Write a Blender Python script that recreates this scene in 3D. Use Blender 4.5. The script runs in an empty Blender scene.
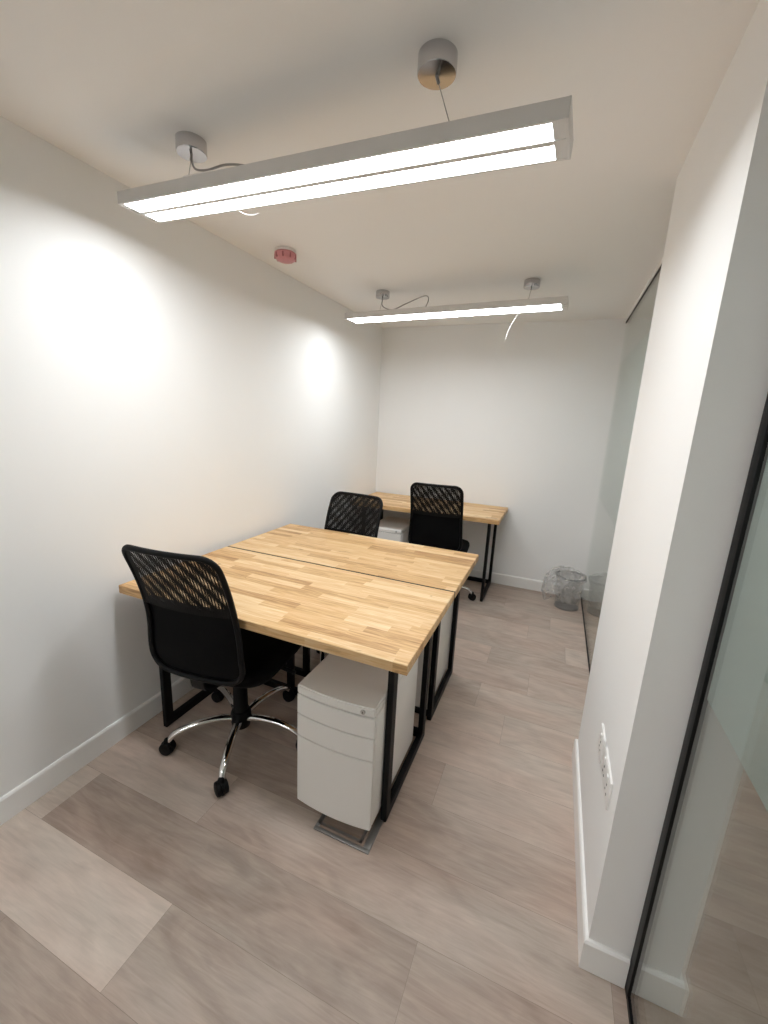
import bpy, bmesh, math, random
from mathutils import Vector, Matrix
random.seed(7)
COL = bpy.context.scene.collection
SC = bpy.context.scene
PI = math.pi

# ------------------------------------------------------------------ materials
def nmat(name):
    m = bpy.data.materials.new(name); m.use_nodes = True
    nt = m.node_tree; nt.nodes.clear()
    out = nt.nodes.new('ShaderNodeOutputMaterial')
    return m, nt, out
def srgb(r, g, b):
    f = lambda c: (c/255/12.92) if c/255 <= .04045 else ((c/255+.055)/1.055)**2.4
    return (f(r), f(g), f(b), 1)
def N(nt, t, **kw):
    n = nt.nodes.new(t)
    for k, v in kw.items(): setattr(n, k, v)
    return n
def link(nt, a, b): nt.links.new(a, b)
def math_node(nt, op, a, b=None, c=None):
    n = N(nt, 'ShaderNodeMath', operation=op)
    for i, x in enumerate((a, b, c)):
        if x is None: continue
        if isinstance(x, (int, float)): n.inputs[i].default_value = x
        else: link(nt, x, n.inputs[i])
    return n.outputs[0]

def simple(name, col, rough=.5, metal=0, bump=0, bscale=200, spec=.5, var=0, vscale=4):
    m, nt, out = nmat(name)
    p = N(nt, 'ShaderNodeBsdfPrincipled')
    p.inputs['Base Color'].default_value = col
    p.inputs['Roughness'].default_value = rough
    p.inputs['Metallic'].default_value = metal
    p.inputs['Specular IOR Level'].default_value = spec
    tc = N(nt, 'ShaderNodeTexCoord')
    if var:
        nz = N(nt, 'ShaderNodeTexNoise'); nz.inputs['Scale'].default_value = vscale; nz.inputs['Detail'].default_value = 3
        link(nt, tc.outputs['Object'], nz.inputs['Vector'])
        mx = N(nt, 'ShaderNodeMix', data_type='RGBA')
        mx.inputs['A'].default_value = tuple(c*(1-var) for c in col[:3])+(1,)
        mx.inputs['B'].default_value = tuple(min(1, c*(1+var)) for c in col[:3])+(1,)
        link(nt, nz.outputs['Fac'], mx.inputs['Factor']); link(nt, mx.outputs['Result'], p.inputs['Base Color'])
    if bump:
        nz = N(nt, 'ShaderNodeTexNoise'); nz.inputs['Scale'].default_value = bscale
        link(nt, tc.outputs['Object'], nz.inputs['Vector'])
        b = N(nt, 'ShaderNodeBump'); b.inputs['Strength'].default_value = bump; b.inputs['Distance'].default_value = .001
        link(nt, nz.outputs['Fac'], b.inputs['Height']); link(nt, b.outputs['Normal'], p.inputs['Normal'])
    link(nt, p.outputs[0], out.inputs[0])
    return m

M = {}
M['wall'] = simple('wall_paint', (.90, .893, .88, 1), .6, bump=.15, bscale=350, var=.012, vscale=3, spec=.3)
M['ceiling'] = simple('ceiling_paint', (.90, .885, .865, 1), .75, bump=.1, bscale=250, spec=.2)
M['trim'] = simple('trim_gloss_white', (.90, .89, .87, 1), .32, bump=.03, bscale=60)
M['black_metal'] = simple('black_powder_coat', (.0035, .0035, .004, 1), .5, bump=.1, bscale=900, spec=.22)
M['black_frame'] = simple('black_frame_aluminium', (.004, .004, .0045, 1), .45, bump=.05, bscale=500, spec=.2)
M['black_plastic'] = simple('black_plastic', (.003, .003, .0034, 1), .55, bump=.05, bscale=400, spec=.2)
M['black_fabric'] = simple('black_fabric', (.0018, .0018, .0022, 1), .9, bump=.5, bscale=900, spec=.2)
M['chrome'] = simple('chrome', (.82, .81, .80, 1), .09, 1, bump=.01, bscale=30)
M['rose_chrome'] = simple('rose_chrome', (.56, .55, .56, 1), .12, 1, bump=.01, bscale=30)
M['dull_steel'] = simple('dull_steel', (.30, .295, .285, 1), .4, .8, bump=.1, bscale=300)
M['steel'] = simple('brushed_steel', (.55, .54, .52, 1), .3, 1, bump=.1, bscale=300)
M['aluminium'] = simple('satin_aluminium', (.68, .67, .655, 1), .42, .25, bump=.05, bscale=400)
M['wire'] = simple('steel_wire', (.35, .34, .33, 1), .35, 1, bump=.02, bscale=50)
M['grey_cable'] = simple('grey_cable', (.33, .32, .31, 1), .5, bump=.02, bscale=50)
M['white_cable'] = simple('white_cable', (.75, .74, .72, 1), .5, bump=.02, bscale=50)
M['white_metal'] = simple('white_enamel_steel', (.84, .82, .785, 1), .38, bump=.06, bscale=700, var=.01, vscale=6)
M['gap'] = simple('dark_gap', (.02, .02, .02, 1), .8, bump=.1, bscale=100)
M['seam'] = simple('plank_seam', (.22, .18, .145, 1), .7, bump=.05, bscale=100)
M['white_plastic'] = simple('white_plastic', (.84, .83, .81, 1), .28, bump=.02, bscale=200)
M['red_plastic'] = simple('red_cap_plastic', (.62, .25, .27, 1), .35, bump=.05, bscale=80, var=.15, vscale=60)
M['red_dark'] = simple('red_slot_plastic', (.38, .11, .12, 1), .5, bump=.05, bscale=80)
M['bin_wire'] = simple('bin_wire_steel', (.30, .29, .28, 1), .4, .4, bump=.05, bscale=300)

def diffuser(name='lit_diffuser', strength=None):
    m, nt, out = nmat(name)
    e = N(nt, 'ShaderNodeEmission'); e.inputs['Color'].default_value = (.935, .972, 1.0, 1)
    e.inputs['Strength'].default_value = 11.0
    # opal panel: faint unevenness of the led row behind it
    tc = N(nt, 'ShaderNodeTexCoord'); nz = N(nt, 'ShaderNodeTexNoise'); nz.inputs['Scale'].default_value = 8
    link(nt, tc.outputs['Object'], nz.inputs['Vector'])
    s = math_node(nt, 'MULTIPLY_ADD', nz.outputs['Fac'], .3, (strength or EMIT)-.15)
    link(nt, s, e.inputs['Strength'])
    link(nt, e.outputs[0], out.inputs[0]); return m
EMIT = 17.5
M['diffuser'] = diffuser()
M['diffuser_corridor_fill'] = diffuser('corridor_fill_diffuser', 24)  # glow of the added corridor fill light

def thin_fresnel(nt, ior=1.5):
    g = N(nt, 'ShaderNodeNewGeometry')
    i = math_node(nt, 'MULTIPLY_ADD', g.outputs['Backfacing'], 1/ior-ior, ior)
    f = N(nt, 'ShaderNodeFresnel'); link(nt, i, f.inputs['IOR'])
    return f.outputs[0]
def glass():
    m, nt, out = nmat('clear_glass')
    t = N(nt, 'ShaderNodeBsdfTransparent'); t.inputs[0].default_value = (.92, .935, .925, 1)
    g = N(nt, 'ShaderNodeBsdfGlossy'); g.inputs['Roughness'].default_value = .0; g.inputs[0].default_value = (.96, .97, .96, 1)
    mx = N(nt, 'ShaderNodeMixShader'); link(nt, thin_fresnel(nt), mx.inputs[0])
    link(nt, t.outputs[0], mx.inputs[1]); link(nt, g.outputs[0], mx.inputs[2]); link(nt, mx.outputs[0], out.inputs[0])
    return m
M['glass'] = glass()
def film():
    m, nt, out = nmat('frosted_film')
    d = N(nt, 'ShaderNodeBsdfDiffuse'); d.inputs[0].default_value = (.58, .64, .618, 1)
    t = N(nt, 'ShaderNodeBsdfTranslucent'); t.inputs[0].default_value = (.65, .715, .695, 1)
    tc = N(nt, 'ShaderNodeTexCoord'); nz = N(nt, 'ShaderNodeTexNoise'); nz.inputs['Scale'].default_value = 900
    link(nt, tc.outputs['Object'], nz.inputs['Vector'])
    f = math_node(nt, 'MULTIPLY_ADD', nz.outputs['Fac'], .1, .45)
    mx = N(nt, 'ShaderNodeMixShader'); link(nt, f, mx.inputs[0])
    link(nt, d.outputs[0], mx.inputs[1]); link(nt, t.outputs[0], mx.inputs[2]); link(nt, mx.outputs[0], out.inputs[0])
    return m
M['film'] = film()
def plastic_bag():
    m, nt, out = nmat('clear_bag_plastic')
    t = N(nt, 'ShaderNodeBsdfTransparent'); t.inputs[0].default_value = (.95, .95, .95, 1)
    d = N(nt, 'ShaderNodeBsdfTranslucent'); d.inputs[0].default_value = (.85, .85, .84, 1)
    d2 = N(nt, 'ShaderNodeBsdfDiffuse'); d2.inputs[0].default_value = (.85, .85, .84, 1)
    g = N(nt, 'ShaderNodeBsdfGlossy'); g.inputs['Roughness'].default_value = .15
    a = N(nt, 'ShaderNodeMixShader'); a.inputs[0].default_value = .5
    link(nt, d.outputs[0], a.inputs[1]); link(nt, d2.outputs[0], a.inputs[2])
    b = N(nt, 'ShaderNodeMixShader'); b.inputs[0].default_value = .16
    link(nt, a.outputs[0], b.inputs[1]); link(nt, g.outputs[0], b.inputs[2])
    tc = N(nt, 'ShaderNodeTexCoord'); nz = N(nt, 'ShaderNodeTexNoise'); nz.inputs['Scale'].default_value = 18; nz.inputs['Detail'].default_value = 4
    link(nt, tc.outputs['Object'], nz.inputs['Vector'])
    f = math_node(nt, 'MULTIPLY_ADD', nz.outputs['Fac'], .68, .0)
    c = N(nt, 'ShaderNodeMixShader'); link(nt, f, c.inputs[0])
    link(nt, t.outputs[0], c.inputs[1]); link(nt, b.outputs[0], c.inputs[2]); link(nt, c.outputs[0], out.inputs[0])
    return m
M['bag'] = plastic_bag()

def chair_mesh(name, freq, ang):
    """woven net: thin black yarns with open gaps (pattern in the chair's own space)"""
    m, nt, out = nmat(name)
    tc = N(nt, 'ShaderNodeTexCoord')
    mp = N(nt, 'ShaderNodeMapping'); mp.inputs['Rotation'].default_value = (0, ang, 0)
    link(nt, tc.outputs['Object'], mp.inputs['Vector'])
    sp = N(nt, 'ShaderNodeSeparateXYZ'); link(nt, mp.outputs[0], sp.inputs[0])
    def stripes(o, fr, width):
        x = math_node(nt, 'MULTIPLY', o, fr); x = math_node(nt, 'FRACT', x)
        return math_node(nt, 'GREATER_THAN', x, width)
    a = stripes(sp.outputs['Z'], freq, .62)
    b = stripes(sp.outputs['X'], freq*.5, .40)
    o = math_node(nt, 'MULTIPLY', a, b)
    p = N(nt, 'ShaderNodeBsdfPrincipled'); p.inputs['Base Color'].default_value = (.005, .0045, .0045, 1); p.inputs['Roughness'].default_value = .6; p.inputs['Specular IOR Level'].default_value = .2
    t = N(nt, 'ShaderNodeBsdfTransparent')
    mx = N(nt, 'ShaderNodeMixShader'); link(nt, o, mx.inputs[0])
    link(nt, p.outputs[0], mx.inputs[1]); link(nt, t.outputs[0], mx.inputs[2]); link(nt, mx.outputs[0], out.inputs[0])
    return m
M['net_front'] = chair_mesh('chair_net_front', 190, .05)
M['net_back'] = chair_mesh('chair_net_back', 206, -.06)

def wood_floor():
    m, nt, out = nmat('laminate_oak_planks')
    p = N(nt, 'ShaderNodeBsdfPrincipled'); p.inputs['Specular IOR Level'].default_value = .35
    at = N(nt, 'ShaderNodeAttribute', attribute_name='tint')      # per plank
    sc = N(nt, 'ShaderNodeSeparateColor'); link(nt, at.outputs['Color'], sc.inputs[0])
    tc = N(nt, 'ShaderNodeTexCoord')
    off = N(nt, 'ShaderNodeCombineXYZ')
    link(nt, math_node(nt, 'MULTIPLY', sc.outputs[1], 37), off.inputs[0]); link(nt, math_node(nt, 'MULTIPLY', sc.outputs[1], 91), off.inputs[2])
    ad = N(nt, 'ShaderNodeVectorMath', operation='ADD'); link(nt, tc.outputs['Object'], ad.inputs[0]); link(nt, off.outputs[0], ad.inputs[1])
    def noise(scale, sx, sy, det=4, dist=0):
        mp = N(nt, 'ShaderNodeMapping'); mp.inputs['Scale'].default_value = (sx, sy, 1); link(nt, ad.outputs[0], mp.inputs['Vector'])
        n = N(nt, 'ShaderNodeTexNoise'); n.inputs['Scale'].default_value = scale; n.inputs['Detail'].default_value = det
        n.inputs['Distortion'].default_value = dist
        link(nt, mp.outputs[0], n.inputs['Vector']); return n.outputs['Fac']
    grain = noise(9, .7, 7, 6, 1.1); fine = noise(40, .5, 12, 3); blot = noise(3.0, 1, 2.6, 5, 1.6); pink = noise(2.2, 1, 2, 2)
    knot = noise(4.2, 1.1, 2.6, 2, .3)
    r = N(nt, 'ShaderNodeValToRGB')
    e = r.color_ramp.elements
    e[0].position = .0; e[0].color = (.27, .212, .172, 1); e[1].position = 1; e[1].color = (.72, .62, .535, 1)
    v = math_node(nt, 'MULTIPLY_ADD', sc.outputs[0], .62, -.05)
    v = math_node(nt, 'MULTIPLY_ADD', grain, .46, v)
    v = math_node(nt, 'MULTIPLY_ADD', fine, .14, v)
    v = math_node(nt, 'MULTIPLY_ADD', blot, .66, v)
    v = math_node(nt, 'SUBTRACT', v, .43)
    link(nt, v, r.inputs[0])
    mx = N(nt, 'ShaderNodeMix', data_type='RGBA', blend_type='MULTIPLY'); mx.inputs['B'].default_value = (1.0, .89, .86, 1)
    pf = math_node(nt, 'MULTIPLY_ADD', pink, 2.2, -.7); pc = N(nt, 'ShaderNodeClamp'); link(nt, pf, pc.inputs[0])
    link(nt, pc.outputs[0], mx.inputs['Factor']); link(nt, r.outputs[0], mx.inputs['A'])
    kr = N(nt, 'ShaderNodeMapRange'); kr.inputs['From Min'].default_value = .66; kr.inputs['From Max'].default_value = .80
    kr.inputs['To Max'].default_value = .32; link(nt, knot, kr.inputs['Value'])
    k2 = N(nt, 'ShaderNodeMix', data_type='RGBA'); k2.inputs['B'].default_value = (.17, .13, .105, 1)
    link(nt, kr.outputs[0], k2.inputs['Factor']); link(nt, mx.outputs['Result'], k2.inputs['A'])
    link(nt, k2.outputs['Result'], p.inputs['Base Color'])
    link(nt, math_node(nt, 'MULTIPLY_ADD', grain, .18, .36), p.inputs['Roughness'])
    b = N(nt, 'ShaderNodeBump'); b.inputs['Strength'].default_value = .12; b.inputs['Distance'].default_value = .002
    link(nt, fine, b.inputs['Height']); link(nt, b.outputs[0], p.inputs['Normal'])
    link(nt, p.outputs[0], out.inputs[0]); return m
M['floor'] = wood_floor()

def butcher():
    m, nt, out = nmat('butcher_block_oak')
    p = N(nt, 'ShaderNodeBsdfPrincipled'); p.inputs['Roughness'].default_value = .42; p.inputs['Specular IOR Level'].default_value = .3
    at = N(nt, 'ShaderNodeAttribute', attribute_name='tint')
    sc = N(nt, 'ShaderNodeSeparateColor'); link(nt, at.outputs['Color'], sc.inputs[0])
    tc = N(nt, 'ShaderNodeTexCoord')
    off = N(nt, 'ShaderNodeCombineXYZ'); link(nt, math_node(nt, 'MULTIPLY', sc.outputs[1], 53), off.inputs[0]); link(nt, math_node(nt, 'MULTIPLY', sc.outputs[1], 31), off.inputs[1])
    ad = N(nt, 'ShaderNodeVectorMath', operation='ADD'); link(nt, tc.outputs['Object'], ad.inputs[0]); link(nt, off.outputs[0], ad.inputs[1])
    def noise(scale, sx, sy, det, dist):
        mp = N(nt, 'ShaderNodeMapping'); mp.inputs['Scale'].default_value = (sx, sy, sy); link(nt, ad.outputs[0], mp.inputs['Vector'])
        n = N(nt, 'ShaderNodeTexNoise'); n.inputs['Scale'].default_value = scale; n.inputs['Detail'].default_value = det; n.inputs['Distortion'].default_value = dist
        link(nt, mp.outputs[0], n.inputs['Vector']); return n.outputs['Fac']
    g = noise(13, .55, 10, 6, .9); k = noise(7, 1, 2.2, 2, .8)
    r = N(nt, 'ShaderNodeValToRGB'); e = r.color_ramp.elements
    e[0].position = .0; e[0].color = srgb(150, 104, 60); e[1].position = 1; e[1].color = srgb(241, 218, 178)
    x = e.new(.45); x.color = srgb(214, 174, 123)
    v = math_node(nt, 'MULTIPLY_ADD', sc.outputs[0], .58, .0); v = math_node(nt, 'MULTIPLY_ADD', g, 1.05, v); v = math_node(nt, 'SUBTRACT', v, .32)
    link(nt, v, r.inputs[0])
    kr = N(nt, 'ShaderNodeMapRange'); kr.inputs['From Min'].default_value = .69; kr.inputs['From Max'].default_value = .76; kr.inputs['To Max'].default_value = .6
    link(nt, k, kr.inputs['Value'])
    mx = N(nt, 'ShaderNodeMix', data_type='RGBA'); mx.inputs['B'].default_value = srgb(120, 74, 36)
    link(nt, kr.outputs[0], mx.inputs['Factor']); link(nt, r.outputs[0], mx.inputs['A']); link(nt, mx.outputs['Result'], p.inputs['Base Color'])
    link(nt, p.outputs[0], out.inputs[0]); return m
M['wood'] = butcher()

# ------------------------------------------------------------------ mesh helpers
def finish(name, bm, mat, parent=None, smooth=True, angle=35, loc=None):
    bmesh.ops.recalc_face_normals(bm, faces=bm.faces)
    return raw(name, bm, mat, parent, smooth, angle, loc)
def raw(name, bm, mat, parent=None, smooth=True, angle=35, loc=None):
    me = bpy.data.meshes.new(name); bm.to_mesh(me); bm.free()
    for mm in (mat if isinstance(mat, (list, tuple)) else [mat]): me.materials.append(mm)
    o = bpy.data.objects.new(name, me); COL.objects.link(o)
    if smooth:
        me.polygons.foreach_set('use_smooth', [True]*len(me.polygons))
        me.set_sharp_from_angle(angle=math.radians(angle))
    if parent is not None: o.parent = parent
    if loc is not None: o.location = loc
    return o
def box(bm, x0, y0, z0, x1, y1, z1, bev=0, seg=2):
    t = bmesh.new()
    bmesh.ops.create_cube(t, size=1)
    for v in t.verts:
        v.co = Vector(((x0+x1)/2+v.co.x*(x1-x0), (y0+y1)/2+v.co.y*(y1-y0), (z0+z1)/2+v.co.z*(z1-z0)))
    if bev: bmesh.ops.bevel(t, geom=list(t.edges), offset=bev, segments=seg, profile=.5, affect='EDGES')
    merge(bm, t)
def merge(bm, t, mat=None):
    mp = {}
    for v in t.verts: mp[v] = bm.verts.new(mat @ v.co if mat else v.co)
    for f in t.faces:
        try:
            g = bm.faces.new([mp[v] for v in f.verts]); g.material_index = f.material_index
        except ValueError: pass
    t.free()
def frames(pts, closed=False):
    n = len(pts); tans = []
    for i in range(n):
        if closed: t = pts[(i+1) % n]-pts[i-1]
        else: t = pts[min(i+1, n-1)]-pts[max(i-1, 0)]
        tans.append(t.normalized())
    up = Vector((0, 0, 1)) if abs(tans[0].z) < .9 else Vector((1, 0, 0))
    u = (up-tans[0]*up.dot(tans[0])).normalized(); out = []
    for t in tans:
        u = (u-t*u.dot(t))
        if u.length < 1e-6: u = t.orthogonal()
        u.normalize(); out.append((t, u, t.cross(u)))
    return out
def tube(bm, pts, r, seg=8, closed=False, flat=1.0, caps=True):
    """r number or list; flat scales the second axis (elliptic section)"""
    pts = [Vector(p) for p in pts]; fr = frames(pts, closed); rings = []
    for i, (p, (t, u, w)) in enumerate(zip(pts, fr)):
        rr = r[i] if isinstance(r, (list, tuple)) else r
        rings.append([bm.verts.new(p+u*(rr*flat*math.cos(2*PI*k/seg))+w*(rr*math.sin(2*PI*k/seg))) for k in range(seg)])
    n = len(rings)
    for i in range(n if closed else n-1):
        a, b = rings[i], rings[(i+1) % n]
        for k in range(seg): bm.faces.new((a[k], a[(k+1) % seg], b[(k+1) % seg], b[k]))
    if not closed and caps:
        bm.faces.new(rings[0][::-1]); bm.faces.new(rings[-1])
def lathe(bm, prof, seg=32, c=(0, 0, 0), axis='z'):
    rings = []
    for r, z in prof:
        ring = []
        for k in range(seg):
            a = 2*PI*k/seg; q = (r*math.cos(a), r*math.sin(a), z)
            if axis == 'x': q = (z, r*math.cos(a), r*math.sin(a))
            if axis == 'y': q = (r*math.cos(a), z, r*math.sin(a))
            ring.append(bm.verts.new((q[0]+c[0], q[1]+c[1], q[2]+c[2])))
        rings.append(ring)
    for a, b in zip(rings, rings[1:]):
        for k in range(seg): bm.faces.new((a[k], a[(k+1) % seg], b[(k+1) % seg], b[k]))
    bm.faces.new(rings[0][::-1]); bm.faces.new(rings[-1])
def spline(pts, n=8):
    P = [Vector(p) for p in pts]; out = []
    for i in range(len(P)-1):
        p0, p1, p2, p3 = P[max(i-1, 0)], P[i], P[i+1], P[min(i+2, len(P)-1)]
        for k in range(n):
            t = k/n
            out.append(.5*((2*p1)+(p2-p0)*t+(2*p0-5*p1+4*p2-p3)*t*t+(3*p1-p0-3*p2+p3)*t**3))
    out.append(P[-1]); return out
def empty(name, loc, rz=0):
    o = bpy.data.objects.new(name, None); COL.objects.link(o); o.empty_display_size = .1
    o.location = loc; o.rotation_euler = (0, 0, rz); return o
def tag(o, label=None, cat=None, group=None, kind=None):
    if label: o['label'] = label
    if cat: o['category'] = cat
    if group: o['group'] = group
    if kind: o['kind'] = kind
    return o
def copy_tree(o, parent=None):
    c = o.copy(); COL.objects.link(c)
    if parent is not None: c.parent = parent
    for ch in list(o.children): copy_tree(ch, c)
    return c
def bx(name, mat, dims, parent=None, bev=0):
    bm = bmesh.new(); box(bm, *dims, bev); return finish(name, bm, mat, parent, smooth=bev > 0)

# ------------------------------------------------------------------ measures
D, H = 3.838, 2.297
XO = 3.30                       # corridor's far wall
YF = -2.0                       # wall behind the camera
XG = 2.022                      # glass line
XP, YPN, YPF = 1.912, 1.035, 1.834
BB, BT = .099, .012

# ------------------------------------------------------------------ setting
def S(o): o['kind'] = 'structure'; return o
def make_floor():   # planks run across the room
    bm = bmesh.new(); lay = bm.loops.layers.float_color.new('tint')
    seam = {-1: .757, 0: .109, 1: .62, 2: .98, 3: 1.383, 4: .75, 5: 1.585, 6: 1.425, 7: 1.677, 8: 1.42, 9: 1.88, 10: 1.63, 11: 1.777, -2: .35, -3: 1.1, -4: .6}
    known = {(-1, 0): .95, (-1, 1): .30, (0, 1): .22, (0, 2): .38, (-2, 0): .3, (-2, 1): .3, (9, 0): .85, (8, 1): .75, (9, 1): .45, (3, 0): .35, (3, 1): .5}
    rnd = random.Random(5); Lp, W, y0 = 1.36, .22, .672; g = .0004
    for k in range(-14, 16):
        a, b = y0+k*W, y0+(k+1)*W
        a, b = max(a, YF-.05), min(b, D+.05)
        if b-a < .01: continue
        s = seam.get(k, rnd.uniform(0, Lp)); s -= math.ceil(s/Lp)*Lp; xs = []
        while s < XO+.05: xs.append((max(s, -.05), min(s+Lp, XO+.05))); s += Lp
        j = 0
        for x0, x1 in xs:
            if x1-x0 < .005: continue
            t = known.get((k, j), rnd.uniform(.25, .75)); t2 = rnd.random(); j += 1
            vs = [bm.verts.new(q) for q in ((x0+g, a+g, 0), (x1-g, a+g, 0), (x1-g, b-g, 0), (x0+g, b-g, 0))]
            f = bm.faces.new(vs)
            for l in f.loops: l[lay] = (t, t2, 0, 1)
    t = bmesh.new(); box(t, -.05, YF-.05, -.08, XO+.05, D+.05, -.0008)
    for f in t.faces: f.material_index = 1
    merge(bm, t)
    return S(raw('floor', bm, [M['floor'], M['seam']], smooth=False))
make_floor()
S(bx('ceiling', M['ceiling'], (-.1, YF-.1, H, XO+.1, D+.1, H+.1)))
S(bx('wall_left', M['wall'], (-.1, YF-.1, -.02, 0, D+.1, H+.01)))
S(bx('wall_back', M['wall'], (-.05, D, -.02, XO+.1, D+.1, H+.01)))
S(bx('wall_front', M['wall'], (-.05, YF-.1, -.02, XO+.1, YF, H+.01)))
S(bx('wall_corridor', M['wall'], (XO, YF-.05, -.02, XO+.1, D+.05, H+.01)))
S(bx('wall_right', M['wall'], (XP, YPN, -.01, 2*XG-XP, YPF, H+.005)))

def board_profile(bm, p0, p1, nrm):
    """baseboard from p0 to p1 (xy), standing out along nrm, with an eased top edge"""
    prof = [(0, 0), (BT, 0), (BT, BB-.008), (BT-.004, BB-.001), (BT-.006, BB), (0, BB)]
    ra, rb = [], []
    for o, z in prof:
        ra.append(bm.verts.new((p0[0]+nrm[0]*o, p0[1]+nrm[1]*o, z))); rb.append(bm.verts.new((p1[0]+nrm[0]*o, p1[1]+nrm[1]*o, z)))
    n = len(prof)
    for i in range(n): bm.faces.new((ra[i], ra[(i+1) % n], rb[(i+1) % n], rb[i]))
    bm.faces.new(ra[::-1]); bm.faces.new(rb)
def baseboard(name, segs):
    bm = bmesh.new()
    for s in segs: board_profile(bm, *s)
    S(finish(name, bm, M['trim'], smooth=False))
baseboard('baseboard_left', [((0, YF), (0, D), (1, 0))])
baseboard('baseboard_back', [((BT, D), (XG-.012, D), (0, -1)), ((XG+.012, D), (XO, D), (0, -1))])
def pillar_board():
    bm = bmesh.new()
    x0, x1, y0, y1 = XP, 2*XG-XP, YPN, YPF
    prof = [(0, 0), (BT, 0), (BT, BB-.008), (BT-.004, BB-.001), (BT-.006, BB), (0, BB)]
    rings = []
    def side(corners):
        rs = [[bm.verts.new((cx+sx*o, cy+sy*o, z)) for o, z in prof] for cx, cy, sx, sy in corners]
        n = len(prof)
        for a, b in zip(rs, rs[1:]):
            for i in range(n): bm.faces.new((a[i], a[(i+1) % n], b[(i+1) % n], b[i]))
        bm.faces.new(rs[0][::-1]); bm.faces.new(rs[-1])
    side([(XG-.010, y0, 0, -1), (x0, y0, -1, -1), (x0, y1, -1, 1), (XG-.010, y1, 0, 1)])
    side([(XG+.010, y0, 0, -1), (x1, y0, 1, -1), (x1, y1, 1, 1), (XG+.010, y1, 0, 1)])
    S(finish('baseboard_right', bm, M['trim'], smooth=False))
pillar_board()

def glass_panel(name, y0, y1, stile):
    ztop = 2.262
    root = S(empty(name, (XG, (y0+y1)/2, 0)))
    off = Vector((XG, (y0+y1)/2, 0))
    def part(nm, mat, d, bev=0):
        x0, a, z0, x1, b, z1 = d
        o = bx(nm, mat, (x0-off.x, a-off.y, z0, x1-off.x, b-off.y, z1), root, bev); return o
    ye = y1-.034 if stile else y1-.001
    part('glass_pane', M['glass'], (XG-.004, y0+.001, .014, XG+.004, ye+.002, ztop+.008))
    part('frosted_film', M['film'], (XG+.0042, y0+.002, .914, XG+.0048, ye, 1.985))
    w = .0075 if stile else .007
    part('bottom_channel', M['black_frame'], (XG-w, y0, 0, XG+w, ye if stile else y1, .018 if stile else .014), .001)
    part('top_channel', M['black_frame'], (XG-w, y0, ztop, XG+w, ye if stile else y1, ztop+.012), .001)
    if stile: part('stile', M['black_frame'], (XG-.008, ye, 0, XG+.008, y1-.001, ztop+.012), .0015)
    return root
glass_panel('window_1', YPF, D, False)
glass_panel('window_2', YF, YPN, True)
S(bx('trim_1', M['wall'], (XG-.010, YPF+.0, 2.274, XG+.06, D, H+.005)))
S(bx('trim_2', M['wall'], (XG-.010, YF, 2.274, XG+.06, YPN, H+.005)))

# ------------------------------------------------------------------ desks
def block_top(name, x0, y0, x1, y1, z0, z1, parent, seed, nrow=15):
    """finger-jointed worktop: every stave a face with its own tint"""
    rnd = random.Random(seed); bm = bmesh.new(); lay = bm.loops.layers.float_color.new('tint')
    def quad(vs, t):
        f = bm.faces.new([bm.verts.new(v) for v in vs])
        for l in f.loops: l[lay] = (t[0], t[1], 0, 1)
    w = (y1-y0)/nrow; c = .0022
    for r in range(nrow):
        a, b = y0+r*w, y0+(r+1)*w
        ta = a+c if r == 0 else a; tb = b-c if r == nrow-1 else b
        x = x0-rnd.uniform(0, .25); segs = []
        while x < x1:
            l = rnd.uniform(.16, .50); s, e = max(x, x0), min(x+l, x1)
            if e-s > .004: segs.append((s, e, (min(1, max(0, rnd.gauss(.5, .25))), rnd.random())))
            x += l
        segs[0] = (x0, segs[0][1], segs[0][2]); segs[-1] = (segs[-1][0], x1, segs[-1][2])
        for i, (s, e, t) in enumerate(segs):
            s2 = s+c if i == 0 else s; e2 = e-c if i == len(segs)-1 else e
            quad([(s2, ta, z1), (e2, ta, z1), (e2, tb, z1), (s2, tb, z1)], t)
            quad([(s, b, z0), (e, b, z0), (e, a, z0), (s, a, z0)], t)
            if r == 0:
                quad([(s, a, z0), (e, a, z0), (e, a, z1-c), (s, a, z1-c)], t); quad([(s, a, z1-c), (e, a, z1-c), (e2, ta, z1), (s2, ta, z1)], t)
            if r == nrow-1:
                quad([(e, b, z0), (s, b, z0), (s, b, z1-c), (e, b, z1-c)], t); quad([(e, b, z1-c), (s, b, z1-c), (s2, tb, z1), (e2, tb, z1)], t)
            if i == 0:
                quad([(x0, b, z0), (x0, a, z0), (x0, a, z1-c), (x0, b, z1-c)], t); quad([(x0, b, z1-c), (x0, a, z1-c), (x0+c, ta, z1), (x0+c, tb, z1)], t)
            if i == len(segs)-1:
                quad([(x1, a, z0), (x1, b, z0), (x1, b, z1-c), (x1, a, z1-c)], t); quad([(x1, a, z1-c), (x1, b, z1-c), (x1-c, tb, z1), (x1-c, ta, z1)], t)
    return raw(name, bm, M['wood'], parent, smooth=False)

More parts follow.
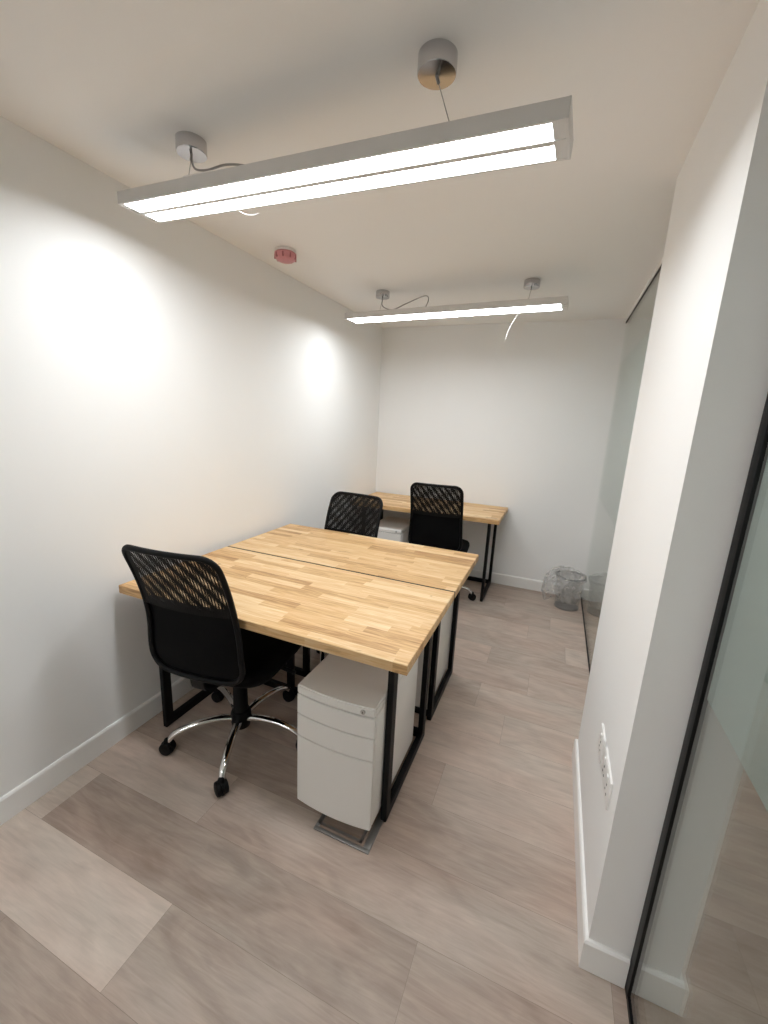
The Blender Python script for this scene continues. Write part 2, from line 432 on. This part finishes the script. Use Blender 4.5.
def loop_frame(x, y0, y1, parent, zt=.704, w=.023, d=.042):
    """closed rectangular loop of square tube standing across the desk"""
    bm = bmesh.new(); outer = [(y0, 0), (y1, 0), (y1, zt), (y0, zt)]; inner = [(y0+d, d), (y1-d, d), (y1-d, zt-d*.7), (y0+d, zt-d*.7)]
    V = {}
    for k, xx in enumerate((x-w/2, x+w/2)):
        for i, q in enumerate(outer): V['o', k, i] = bm.verts.new((xx, *q))
        for i, q in enumerate(inner): V['i', k, i] = bm.verts.new((xx, *q))
    for i in range(4):
        j = (i+1) % 4
        for k in (0, 1): bm.faces.new((V['o', k, i], V['o', k, j], V['i', k, j], V['i', k, i]))
        bm.faces.new((V['o', 0, i], V['o', 0, j], V['o', 1, j], V['o', 1, i])); bm.faces.new((V['i', 0, i], V['i', 0, j], V['i', 1, j], V['i', 1, i]))
    bmesh.ops.recalc_face_normals(bm, faces=bm.faces)
    bmesh.ops.bevel(bm, geom=list(bm.edges), offset=.002, segments=2, affect='EDGES')
    return finish('side_frame', bm, M['black_metal'], parent)

def desk(x0, y0, x1, y1, legs, rear, post, label, seed, strip=False):
    cx, cy = (x0+x1)/2, (y0+y1)/2
    r = empty('desk', (cx, cy, 0)); tag(r, label, 'desk', 'wood topped office desks')
    block_top('tabletop', x0-cx, y0-cy, x1-cx, y1-cy, .705, .740, r, seed)
    (lx, rx), (la, lb) = legs
    if strip: bx('gap_shade_strip', M['black_plastic'], (x0-cx, y0-cy-.0115, .707, x1-cx, y0-cy-.0005, .7385), r)['label'] = 'black strip added in the desk gap as its dark shade'  # black filler in the desk gap, stands in for the gap's shade
    for x in (lx, rx): loop_frame(x-cx, la-cy, lb-cy, r)
    ry = rear-cy
    bx('stretcher', M['black_metal'], (lx-cx+.0135, ry-.0125, .002, rx-cx-.0135, ry+.0125, .036), r, .0015)
    if post: bx('support_post', M['black_metal'], (post-cx-.0175, ry-.012, .036, post-cx+.0175, ry+.012, .704), r, .0015)
    return r
desk(.043, 1.082, 1.3235, 1.7025, ((.118, 1.236), (1.185, 1.670)), 1.655, .497,
     'nearest oak block topped desk, a drawer unit under its front corner', 3)
desk(.043, 1.7155, 1.3235, 2.298, ((.118, 1.236), (1.777, 2.240)), 1.812, .492,
     'oak block topped desk pushed against the far side of the near desk', 8, True)
desk(.021, 3.2315, 1.3154, 3.8173, ((.10, 1.228), (3.338, 3.800)), 3.785, None,
     'small oak block topped desk standing against the back wall', 12)

# ------------------------------------------------------------------ pedestals (facing -y in local space)
def curved_box(bm, x0, x1, yb, yf, bulge, z0, z1, n=14, edge=.004):
    """box whose front (toward -y) bows out; softened front edges"""
    prof = []
    for i in range(n+1):
        u = -1+2*i/n; prof.append((x0+(x1-x0)*i/n, yf-bulge*(1-u*u)))
    pts = [(x0, yb)]+prof+[(x1, yb)]
    lo = [bm.verts.new((x, y, z0)) for x, y in pts]; hi = [bm.verts.new((x, y, z1)) for x, y in pts]
    m = len(pts)
    for i in range(m): bm.faces.new((lo[i], lo[(i+1) % m], hi[(i+1) % m], hi[i]))
    bm.faces.new(lo[::-1]); bm.faces.new(hi)
def pedestal(loc, rz, label, depth=.47):
    W, Hh, b = .304, .492, .013; hw = W/2
    r = empty('drawer_pedestal', loc, rz); tag(r, label, 'drawer unit', 'white drawer pedestals under the desks')
    z0 = .042
    bm = bmesh.new()
    box(bm, -hw, .022, z0+.004, hw, depth, z0+Hh-.036, .003)
    t = bmesh.new(); curved_box(t, -hw, hw, depth, .003, b, z0+Hh-.0345, z0+Hh)
    bmesh.ops.recalc_face_normals(t, faces=t.faces)
    bmesh.ops.bevel(t, geom=[e for e in t.edges if len(e.link_faces) == 2 and e.calc_face_angle(0) > .6], offset=.005, segments=3, affect='EDGES')
    merge(bm, t)
    finish('body', bm, M['white_metal'], r)
    g = bmesh.new(); curved_box(g, -hw+.006, hw-.006, .03, .012, b, z0+.02, z0+Hh-.034)
    finish('inner_shell', g, M['gap'], r)
    heights = [(z0, z0+.284), (z0+.2880, z0+.374), (z0+.3780, z0+Hh-.0375)]
    for k, (a, c) in enumerate(heights):
        t = bmesh.new(); curved_box(t, -hw+.001, hw-.001, .021, .003, b, a, c)
        bmesh.ops.recalc_face_normals(t, faces=t.faces)
        bmesh.ops.bevel(t, geom=[e for e in t.edges if len(e.link_faces) == 2 and e.calc_face_angle(0) > .6], offset=.0016, segments=2, affect='EDGES')
        finish('drawer', t, M['white_metal'], r)
    lk = bmesh.new(); lx, ly = hw-.042, .003-b*(1-((hw-.042)/hw)**2)
    lathe(lk, [(.0085, .004), (.0085, -.003), (.007, -.0045), (.003, -.0045)], 20, (lx, ly, z0+Hh-.017), 'y')
    l = finish('lock', lk, M['steel'], r); l['label'] = 'round steel key lock'
    kb = bmesh.new(); box(kb, lx-.0011, ly-.0053, z0+Hh-.021, lx+.0011, ly-.0043, z0+Hh-.013); finish('keyway', kb, M['gap'], l, smooth=False)
    for sx in (-1, 1):
        for yy in (.105, depth-.05):
            cb = bmesh.new(); lathe(cb, [(.014, -.009), (.017, -.007), (.017, .007), (.014, .009)], 18, (sx*(hw-.045), yy+.008, .0185), 'x')
            box(cb, sx*(hw-.045)-.012, yy-.012, .034, sx*(hw-.045)+.012, yy+.016, z0+.004, .002)
            finish('caster', cb, M['black_plastic'], r)
    return r
pedestal((1.070, 1.090, .0075), 0, 'white three drawer pedestal under the near desk corner, standing over a metal floor box', .47)
pedestal((1.069, 2.262, 0), PI, 'white drawer pedestal under the middle desk, glimpsed through its black leg loop')
pedestal((.352, 3.262, 0), 0, 'white drawer pedestal under the back wall desk, its lock seen between two chairs', .44)

# floor box under the first pedestal
fb = empty('floor_box', (1.125, 1.115, 0)); tag(fb, 'grey metal floor outlet box lid under the white pedestal', 'floor box')
t = bmesh.new()
for d in ((-.108, -.063, 0, .112, -.049, .006), (-.108, .165, 0, .112, .179, .006), (-.108, -.0495, 0, -.094, .1655, .006), (.086, -.0495, 0, .112, .1655, .006)): box(t, *d, .0008)
finish('rim', t, M['dull_steel'], fb)
bx('inlay', M['floor'], (-.0935, -.0485, 0, .0855, .1645, .003), fb)
t = bmesh.new(); box(t, -.1, -.04, .0065, .075, -.03, .0072); box(t, -.1, -.04, .0030, -.092, .15, .0072); box(t, .066, -.04, .003, .075, .15, .0072)
finish('lid_edge', t, M['dull_steel'], fb, smooth=False)

# ------------------------------------------------------------------ swivel chair (faces +y, origin = star centre on the floor)
ZB, ZT, YB = .474, 1.000, -.283
def back_pt(u, z, dy=0):
    y = YB
    if z > .65: y -= .60*(z-.65)**1.7 if z > .65 else 0
    if z < .58: y += .28*(.58-z)**1.3
    y += .022*u*u - .006
    return y+dy
def half_w(z):
    w = .187+.018*(ZT-z)/(ZT-ZB)-.004*math.exp(-((z-.74)/.12)**2)
    rt, rb = .050, .070
    if z > ZT-rt: d = z-(ZT-rt); w -= rt-math.sqrt(max(0, rt*rt-d*d))
    if z < ZB+rb: d = (ZB+rb)-z; w -= rb-math.sqrt(max(0, rb*rb-d*d))
    return w
def zrows(z0, z1, n=26):
    return [z0+(z1-z0)*(.5-.5*math.cos(PI*i/n)) for i in range(n+1)]
def back_sheet(z0, z1, dy, inset=.004, nu=16):
    bm = bmesh.new(); rows = []
    for z in zrows(z0, z1):
        w = half_w(z)-inset; rows.append([bm.verts.new((u*w, back_pt(u*w/.193, z, dy), z)) for u in [-1+2*i/nu for i in range(nu+1)]])
    for a, b in zip(rows, rows[1:]):
        for i in range(nu): bm.faces.new((a[i], a[i+1], b[i+1], b[i]))
    return bm
def outline(n=30):
    zs = zrows(ZB, ZT, n); R = []
    for z in zs: w = half_w(z); R.append((w, z))
    pts = [Vector((w, back_pt(w/.193, z), z)) for w, z in R]
    top = [Vector((w, back_pt(w/.193, ZT), ZT)) for w in [half_w(ZT)*(1-2*i/10) for i in range(1, 10)]]
    left = [Vector((-w, back_pt(w/.193, z), z)) for w, z in reversed(R)]
    bot = [Vector((w, back_pt(w/.193, ZB), ZB)) for w in [half_w(ZB)*(-1+2*i/10) for i in range(1, 10)]]
    out = []
    for p in pts+top+left+bot:
        if not out or (p-out[-1]).length > 1e-3: out.append(p)
    if (out[0]-out[-1]).length < 1e-3: out.pop()
    return out
def solidify(bm, th):
    bmesh.ops.recalc_face_normals(bm, faces=bm.faces); bmesh.ops.solidify(bm, geom=list(bm.faces), thickness=th)
def make_chair(label):
    r = empty('office_chair', (0, 0, 0)); tag(r, label, 'chair', 'black mesh swivel chairs')
    up = empty('backrest', (0, 0, 0)); up.parent = r
    # frame is the backrest's own mesh
    bpy.data.objects.remove(up)
    bm = bmesh.new(); tube(bm, outline(), .0105, 10, closed=True)
    back = finish('backrest', bm, M['black_plastic'], r, angle=60)
    raw('mesh_panel', back_sheet(.755, ZT, .004), M['net_front'], back)
    raw('mesh_panel', back_sheet(.755, ZT, -.0055), M['net_back'], back)
    bm = back_sheet(ZB, .772, .008); solidify(bm, .018); finish('lumbar_panel', bm, M['black_fabric'], back)
    # seat cushion: superellipse plan, waterfall front
    bm = bmesh.new(); ns, rings = 48, []
    lay = [(.0, .398), (.80, .398), (.93, .404), (.985, .420), (1.0, .438), (.985, .458), (.93, .472), (.80, .480), (.5, .478), (.2, .475)]
    for s, z in lay:
        ring = []
        for k in range(ns):
            a = 2*PI*k/ns; cx, sy = math.cos(a), math.sin(a); e = 2/4.2
            x = .238*s*math.copysign(abs(cx)**e, cx); y = .228*s*math.copysign(abs(sy)**e, sy)
            dz = -.035*max(0, (y-.09)/.14)**2
            ring.append(bm.verts.new((x, y+.015, z+dz)))
        if s == 0:
            for v in ring[1:]: bm.verts.remove(v)
            ring = [ring[0]]
        rings.append(ring)
    for a, b in zip(rings, rings[1:]):
        if len(a) == 1:
            for k in range(ns): bm.faces.new((a[0], b[(k+1) % ns], b[k]))
        else:
            for k in range(ns): bm.faces.new((a[k], a[(k+1) % ns], b[(k+1) % ns], b[k]))
    bm.faces.new(rings[-1])
    finish('seat', bm, M['black_fabric'], r, angle=60)
    # bracket from under the seat up to the back
    bm = bmesh.new()
    path = spline([(0, .02, .388), (0, -.16, .386), (0, -.225, .392), (0, -.256, .415), (0, -.266, .46), (0, -.266, .50)], 6)
    fr = []
    for p in path: fr.append([bm.verts.new(p+Vector(d)) for d in ((-.03, 0, 0), (.03, 0, 0))])
    for a, b in zip(fr, fr[1:]): bm.faces.new((a[0], a[1], b[1], b[0]))
    solidify(bm, .007); finish('back_bracket', bm, M['black_metal'], r)
    bm = bmesh.new(); box(bm, -.075, -.10, .350, .075, .11, .3975, .012)
    mech = finish('tilt_mechanism', bm, M['black_plastic'], r)
    bm = bmesh.new(); tube(bm, spline([(.05, .03, .372), (.15, .035, .372), (.215, .04, .362)], 4), .005, 8); tube(bm, [(.2, .039, .365), (.255, .042, .352)], .009, 8)
    finish('lever', bm, M['black_plastic'], mech)
    bm = bmesh.new(); lathe(bm, [(.022, .05), (.040, .055), (.045, .085), (.045, .120), (.040, .132), (.033, .136), (.031, .25), (.029, .255), (.028, .352)], 24)
    finish('gas_lift', bm, M['black_plastic'], r)
    return r
def star(root, ang):
    """five chrome arms, each with its caster"""
    for k in range(5):
        a = math.radians(ang+72*k); ca, sa = math.cos(a), math.sin(a)
        P = lambda d, z, s=0: Vector((d*ca-s*sa, d*sa+s*ca, z))
        bm = bmesh.new()
        pts = spline([P(.030, .104), P(.09, .116), P(.16, .117), (P(.23, .105)), P(.278, .085), P(.300, .058)], 6)
        n = len(pts); tube(bm, pts, [.0185-.0045*i/(n-1) for i in range(n)], 12, flat=.80)
        leg = finish('leg', bm, M['chrome'], root, angle=60)
        leg['label'] = 'polished chrome base arm'
        bm = bmesh.new(); c = P(.306, .029); sw = a+.9*math.sin(3.1*k+ang)
        t = bmesh.new()
        for s in (-1, 1): lathe(t, [(.012, s*.004), (.0275, s*.006), (.0290, s*.012), (.0275, s*.021), (.017, s*.0245)], 20, (0, 0, 0), 'y')
        # hood over the twin wheels
        hood = bmesh.new()
        lathe(hood, [(.012, -.0045), (.0310, -.0040), (.0310, .0040), (.012, .0045)], 20, (0, 0, 0), 'y'); merge(t, hood)
        top = bmesh.new(); lathe(top, [(.0145, .012), (.0150, .030), (.012, .040), (.007, .044)], 16); merge(t, top)
        merge(bm, t, Matrix.Translation(c) @ Matrix.Rotation(sw, 4, 'Z'))
        for v in bm.verts: v.co.z = max(v.co.z, .0)
        finish('caster', bm, M['black_plastic'], leg)

protoA = make_chair('black mesh swivel chair nearest the camera, its chrome base in full view')
def chair_at(root, x, y, rz, dz, ang):
    root.location = (x, y, 0); root.rotation_euler = (0, 0, rz)
    for c in root.children: c.location.z += dz
    star(root, ang-math.degrees(rz))
second = copy_tree(protoA); third = copy_tree(protoA)
tag(second, 'black mesh swivel chair behind the desks beside the left wall, only its back top showing', 'chair')
tag(third, 'black mesh swivel chair pulled up to the desk at the back wall', 'chair')
chair_at(protoA, .474, 1.298, .112, .008, 9)
chair_at(second, .456, 2.056, PI-.085, -.034, 12)
chair_at(third, .850, 3.274, .085, .014, 12)

# ------------------------------------------------------------------ pendant lights
def pendant(c, yaw, roll, roses, label, cable, loose, L=1.383, W=.145, Hh=.037, box_on_top=None):
    r = empty('pendant_light', (c[0], c[1], H)); tag(r, label, 'light', 'hanging twin strip lights')
    Rm = Matrix.Translation((0, 0, c[2]-H)) @ Matrix.Rotation(yaw, 4, 'Z') @ Matrix.Rotation(-roll, 4, 'Y')
    def done(nm, bm, mat, par=r, smooth=True, lab=None):
        bmesh.ops.transform(bm, matrix=Rm, verts=bm.verts); o = finish(nm, bm, mat, par, smooth)
        if lab: o['label'] = lab
        return o
    h = L/2; w = W/2
    bm = bmesh.new()
    box(bm, -h+.003, -w, .003, h-.003, -w+.003, Hh)               # side plates
    box(bm, -h+.003, w-.003, .003, h-.003, w, Hh)
    box(bm, -h+.003, -w+.003, Hh-.003, h-.003, w-.003, Hh)        # top plate
    box(bm, -h+.003, -.0085, -.0012, h-.003, .0085, Hh-.003)         # spine between the strips
    for s in (-1, 1):                                              # narrow lips that hold the diffusers
        box(bm, -h+.003, s*(w-.0035)-.0035 if s < 0 else w-.007, .0, h-.003, -w+.007 if s < 0 else w, .003)
    box(bm, h-.029, -w+.007, .0005, h-.003, w-.007, .004); box(bm, -h+.003, -w+.007, .0005, -h+.016, w-.007, .004)
    done('housing', bm, M['aluminium'], smooth=False)
    for s in (-1, 1):
        bm = bmesh.new(); box(bm, s*h-.003, -w-.0005, -.0005, s*h+.003, w+.0005, Hh+.0005, .0008); done('end_cap', bm, M['aluminium'])
    for s in (-1, 1):
        bm = bmesh.new(); a, b = (.0090, w-.0075) if s > 0 else (-w+.0075, -.0090)
        box(bm, -h+.017, a, .0012, h-.030, b, .006); done('diffuser', bm, M['diffuser'], smooth=False, lab='glowing white strip')
    for (x, y, tx) in roses:
        bm = bmesh.new()
        lathe(bm, [(.044, 0), (.046, -.002), (.046, -.036), (.0445, -.0395), (.006, -.0405)], 40, (x-c[0], y-c[1], 0))
        ro = finish('canopy', bm, M['rose_chrome'], r, angle=30); ro['label'] = 'round chrome ceiling rose'
        a = Vector((x-c[0], y-c[1], -.0405)); b = Rm @ Vector((tx, .0, Hh))
        bm = bmesh.new(); tube(bm, [a, b], .0011, 6); tube(bm, [a, a+(b-a).normalized()*.016], .004, 8); tube(bm, [b-(b-a).normalized()*.018, b], .0045, 8)
        finish('suspension_wire', bm, M['wire'], r)
    if cable:
        bm = bmesh.new(); tube(bm, spline([Vector(q)-Vector((c[0], c[1], H)) for q in cable], 8), .0032, 8); finish('power_cable', bm, M['grey_cable'], r)
    if loose:
        bm = bmesh.new(); tube(bm, spline([Vector(q)-Vector((c[0], c[1], H)) for q in loose], 8), .0009, 6); finish('loose_wire', bm, M['white_cable'], r)
    if box_on_top:
        bm = bmesh.new(); box(bm, *box_on_top, .002); done('junction_box', bm, M['white_plastic'])
    return r
pendant((.907, 1.137, 2.097), -.044, -.037, [(.471, 1.166, -.46), (1.289, 1.114, .435)],
        'large nearer twin strip light hanging askew from two chrome ceiling roses',
        [(.474, 1.160, 2.257), (.494, 1.152, 2.21), (.547, 1.15, 2.196), (.614, 1.15, 2.199), (.675, 1.15, 2.190), (.76, 1.15, 2.165), (.80, 1.15, 2.142)],
        [(.60, 1.218, 2.112), (.615, 1.226, 2.102), (.64, 1.235, 2.096), (.672, 1.238, 2.098)], box_on_top=(-.41, -.055, .0376, -.29, -.015, .052))
pendant((.916, 2.720, 2.118), -.037, .008, [(.448, 2.78, -.47), (1.398, 2.78, .478)],
        'farther twin strip light hanging near the back wall',
        [(.452, 2.775, 2.25), (.46, 2.76, 2.20), (.54, 2.74, 2.17), (.64, 2.73, 2.20), (.76, 2.72, 2.235), (.79, 2.72, 2.215), (.77, 2.72, 2.16)],
        [(1.345, 2.79, 2.13), (1.31, 2.80, 2.08), (1.285, 2.80, 2.02), (1.278, 2.80, 1.98)])

pendant((.910, -1.15, 2.110), 0, 0, [(.460, -1.15, -.45), (1.360, -1.15, .45)],  # extra lamp out of view, added to fill the near side of the room
        'third twin strip light, added unseen behind the viewpoint as fill', None, None)

# ------------------------------------------------------------------ ceiling detector with red cap
dt = empty('smoke_detector', (.228, 2.0, H)); tag(dt, 'ceiling detector under a translucent red dust cap', 'detector')
bm = bmesh.new(); lathe(bm, [(.052, 0), (.054, -.004), (.052, -.012), (.03, -.013)], 36); finish('base', bm, M['white_plastic'], dt)
bm = bmesh.new(); lathe(bm, [(.049, -.0125), (.056, -.018), (.056, -.034), (.050, -.046), (.036, -.054), (.012, -.057)], 36)
cap = finish('dust_cap', bm, M['red_plastic'], dt)
for k in range(9):
    a = 2*PI*k/9+.2; t = bmesh.new(); box(t, .0505, -.0035, -.046, .0572, .0035, -.024, .0008)
    bmesh.ops.transform(t, matrix=Matrix.Rotation(a, 4, 'Z'), verts=t.verts)
    finish('rib', t, M['red_dark'], cap)

# ------------------------------------------------------------------ wall sockets on the pillar
def socket(y0, y1, z0, z1, gangs, label):
    r = empty('wall_socket', (XP, (y0+y1)/2, (z0+z1)/2)); tag(r, label, 'socket', 'white sockets on the pillar')
    w, h = (y1-y0)/2, (z1-z0)/2
    bx('faceplate', M['white_plastic'], (-.007, -w, -h, 0, w, h), r, .002)
    for g in range(gangs):
        yc = 0 if gangs == 1 else (-.034+.068*g)
        sw = bx('switch', M['white_plastic'], (-.0105, yc-.007, .012, -.0065, yc+.007, .034), r, .0015)
        for dy, dz, ww, hh in ((0, .004, .0022, .004), (-.011, -.018, .0032, .002), (.011, -.018, .0032, .002)):
            bx('pin_hole', M['gap'], (-.0077, yc+dy-ww, dz-hh, -.0068, yc+dy+ww, dz+hh), r)
    return r
socket(1.275, 1.363, .456, .542, 1, 'single white wall socket on the pillar, the one nearer the far glass')
socket(1.100, 1.246, .462, .548, 2, 'double white wall socket on the pillar, the one nearer the pillar corner')

# ------------------------------------------------------------------ waste bin and its liner
BX, BY, BR0, BR1, BH = 1.892, 3.592, .090, .114, .275
wb = empty('waste_bin', (BX, BY, 0)); tag(wb, 'round wire mesh waste bin in the corner by the glass', 'bin')
bm = bmesh.new(); ns, nz = 64, 26
rows = [[bm.verts.new(((BR0+(BR1-BR0)*j/nz)*math.cos(2*PI*(k+.5*(j % 2))/ns), (BR0+(BR1-BR0)*j/nz)*math.sin(2*PI*(k+.5*(j % 2))/ns), .006+(BH-.006)*j/nz)) for k in range(ns)] for j in range(nz+1)]
for a, b in zip(rows, rows[1:]):
    for k in range(ns): bm.faces.new((a[k], a[(k+1) % ns], b[(k+1) % ns], b[k]))
bmesh.ops.wireframe(bm, faces=list(bm.faces), thickness=.0021, use_even_offset=False, use_replace=True)
finish('mesh_wall', bm, M['bin_wire'], wb, smooth=False)
bm = bmesh.new(); tube(bm, [(BR1*math.cos(a), BR1*math.sin(a), BH) for a in [2*PI*k/48 for k in range(48)]], .0042, 8, closed=True); finish('rim', bm, M['black_metal'], wb)
bm = bmesh.new(); lathe(bm, [(.02, .004), (BR0-.001, .004), (BR0+.0015, .0), (BR0+.003, .006), (BR0+.0015, .014), (BR0-.003, .010), (.02, .006)], 48); finish('base', bm, M['bin_wire'], wb)

def liner():
    rnd = random.Random(2); bm = bmesh.new(); ns, nt = 72, 44; rows = []
    from mathutils import noise
    for j in range(nt+1):
        t = j/nt; ring = []
        for k in range(ns):
            a = 2*PI*k/ns; ca, sa = math.cos(a), math.sin(a)
            left = max(0, math.cos(a-PI*1.03))**1.5       # bulges out over the rim on its left side
            if t < .52:
                s = t/.52; rr = (BR0+(BR1-BR0)*(.1+.9*s))-.010; z = .03+(BH-.018)*s
                if s < .12: rr *= (.25+.75*s/.12)
                q = Vector((rr*ca, rr*sa, z)); nn = noise.noise_vector(q*28)*.010*min(1, (1-s)*6)
                q += Vector((nn.x, nn.y, nn.z)); d = math.hypot(q.x, q.y); lim = BR0+(BR1-BR0)*q.z/BH-.0045
                if d > lim: q.x *= lim/d; q.y *= lim/d
            else:
                s = (t-.52)/.48
                peak = .008+.028*max(0, math.cos(a-2.2))**2
                drop = .015+.235*left
                ang = s*PI
                out = .008+.052*left
                rr = BR1-.009+ (out+.019)*math.sin(ang*.5)**.8 + .040*left*math.sin(ang)
                z = BH+.010+peak*math.sin(min(1, s*2.2)*PI) - drop*(s**1.5)
                q = Vector((rr*ca, rr*sa, z)); nn = noise.noise_vector(q*24+Vector((3, 1, 2)))*.014*min(1, s*4)
                q += nn; d = math.hypot(q.x, q.y); lim = BR1+.0075
                if s > .22 and d < lim and q.z < BH+.008: q.x *= lim/d; q.y *= lim/d
                q.x = min(q.x, .116) if s > .2 else q.x
                q.z = max(q.z, .004)
            ring.append(bm.verts.new(q))
        rows.append(ring)
    for a, b in zip(rows, rows[1:]):
        for k in range(ns): bm.faces.new((a[k], a[(k+1) % ns], b[(k+1) % ns], b[k]))
    o = finish('bin_liner', bm, M['bag'], None, angle=180, loc=(BX, BY, 0))
    tag(o, 'crumpled clear plastic bag lining the waste bin and ballooning over its left rim', 'bag')
liner()

# ------------------------------------------------------------------ corridor light added beyond the glass, unseen, to brighten corridor and film
cl = empty('corridor_fill_light', (2.75, 2.5, H)); tag(cl, 'round white fill light added unseen in the corridor behind the glass', 'light')
bm = bmesh.new(); lathe(bm, [(.10, 0), (.115, -.004), (.115, -.022), (.104, -.026), (.10, -.020)], 36); finish('trim_ring', bm, M['white_metal'], cl)
bm = bmesh.new(); lathe(bm, [(.099, -.0205), (.099, -.024), (.05, -.030), (.01, -.0315)], 36); finish('diffuser', bm, M['diffuser_corridor_fill'], cl)

# ------------------------------------------------------------------ camera
rx, ry, rz, cx, cz, fpx = .2222, -.0482, .3857, 1.6615, 1.4711, 414.886
f = Vector((-math.sin(rz)*math.cos(rx), math.cos(rz)*math.cos(rx), -math.sin(rx)))
rt = f.cross(Vector((0, 0, 1))).normalized(); dn = f.cross(rt)
c_, s_ = math.cos(ry), math.sin(ry)
r2 = c_*rt+s_*dn; d2 = -s_*rt+c_*dn
cam = bpy.data.cameras.new('camera'); co = bpy.data.objects.new('camera', cam); COL.objects.link(co)
co.matrix_world = Matrix(((r2.x, -d2.x, -f.x, cx), (r2.y, -d2.y, -f.y, 0), (r2.z, -d2.z, -f.z, cz), (0, 0, 0, 1)))
cam.sensor_fit = 'VERTICAL'; cam.sensor_height = 36; cam.sensor_width = 27; cam.lens = 36*fpx/1024; cam.clip_start = .01
SC.camera = co

# ------------------------------------------------------------------ world and colour management
w = bpy.data.worlds.new('world'); SC.world = w; w.use_nodes = True
w.node_tree.nodes['Background'].inputs[0].default_value = (.9, .95, 1, 1); w.node_tree.nodes['Background'].inputs[1].default_value = .0
SC.view_settings.view_transform = 'Standard'; SC.view_settings.look = 'None'
SC.view_settings.gamma = 1; SC.view_settings.use_curve_mapping = False
SC.view_settings.exposure = .88
SC.cycles.max_bounces = 14; SC.cycles.diffuse_bounces = 8; SC.cycles.glossy_bounces = 6; SC.cycles.transparent_max_bounces = 24
SC.cycles.caustics_reflective = True; SC.cycles.sample_clamp_indirect = 4
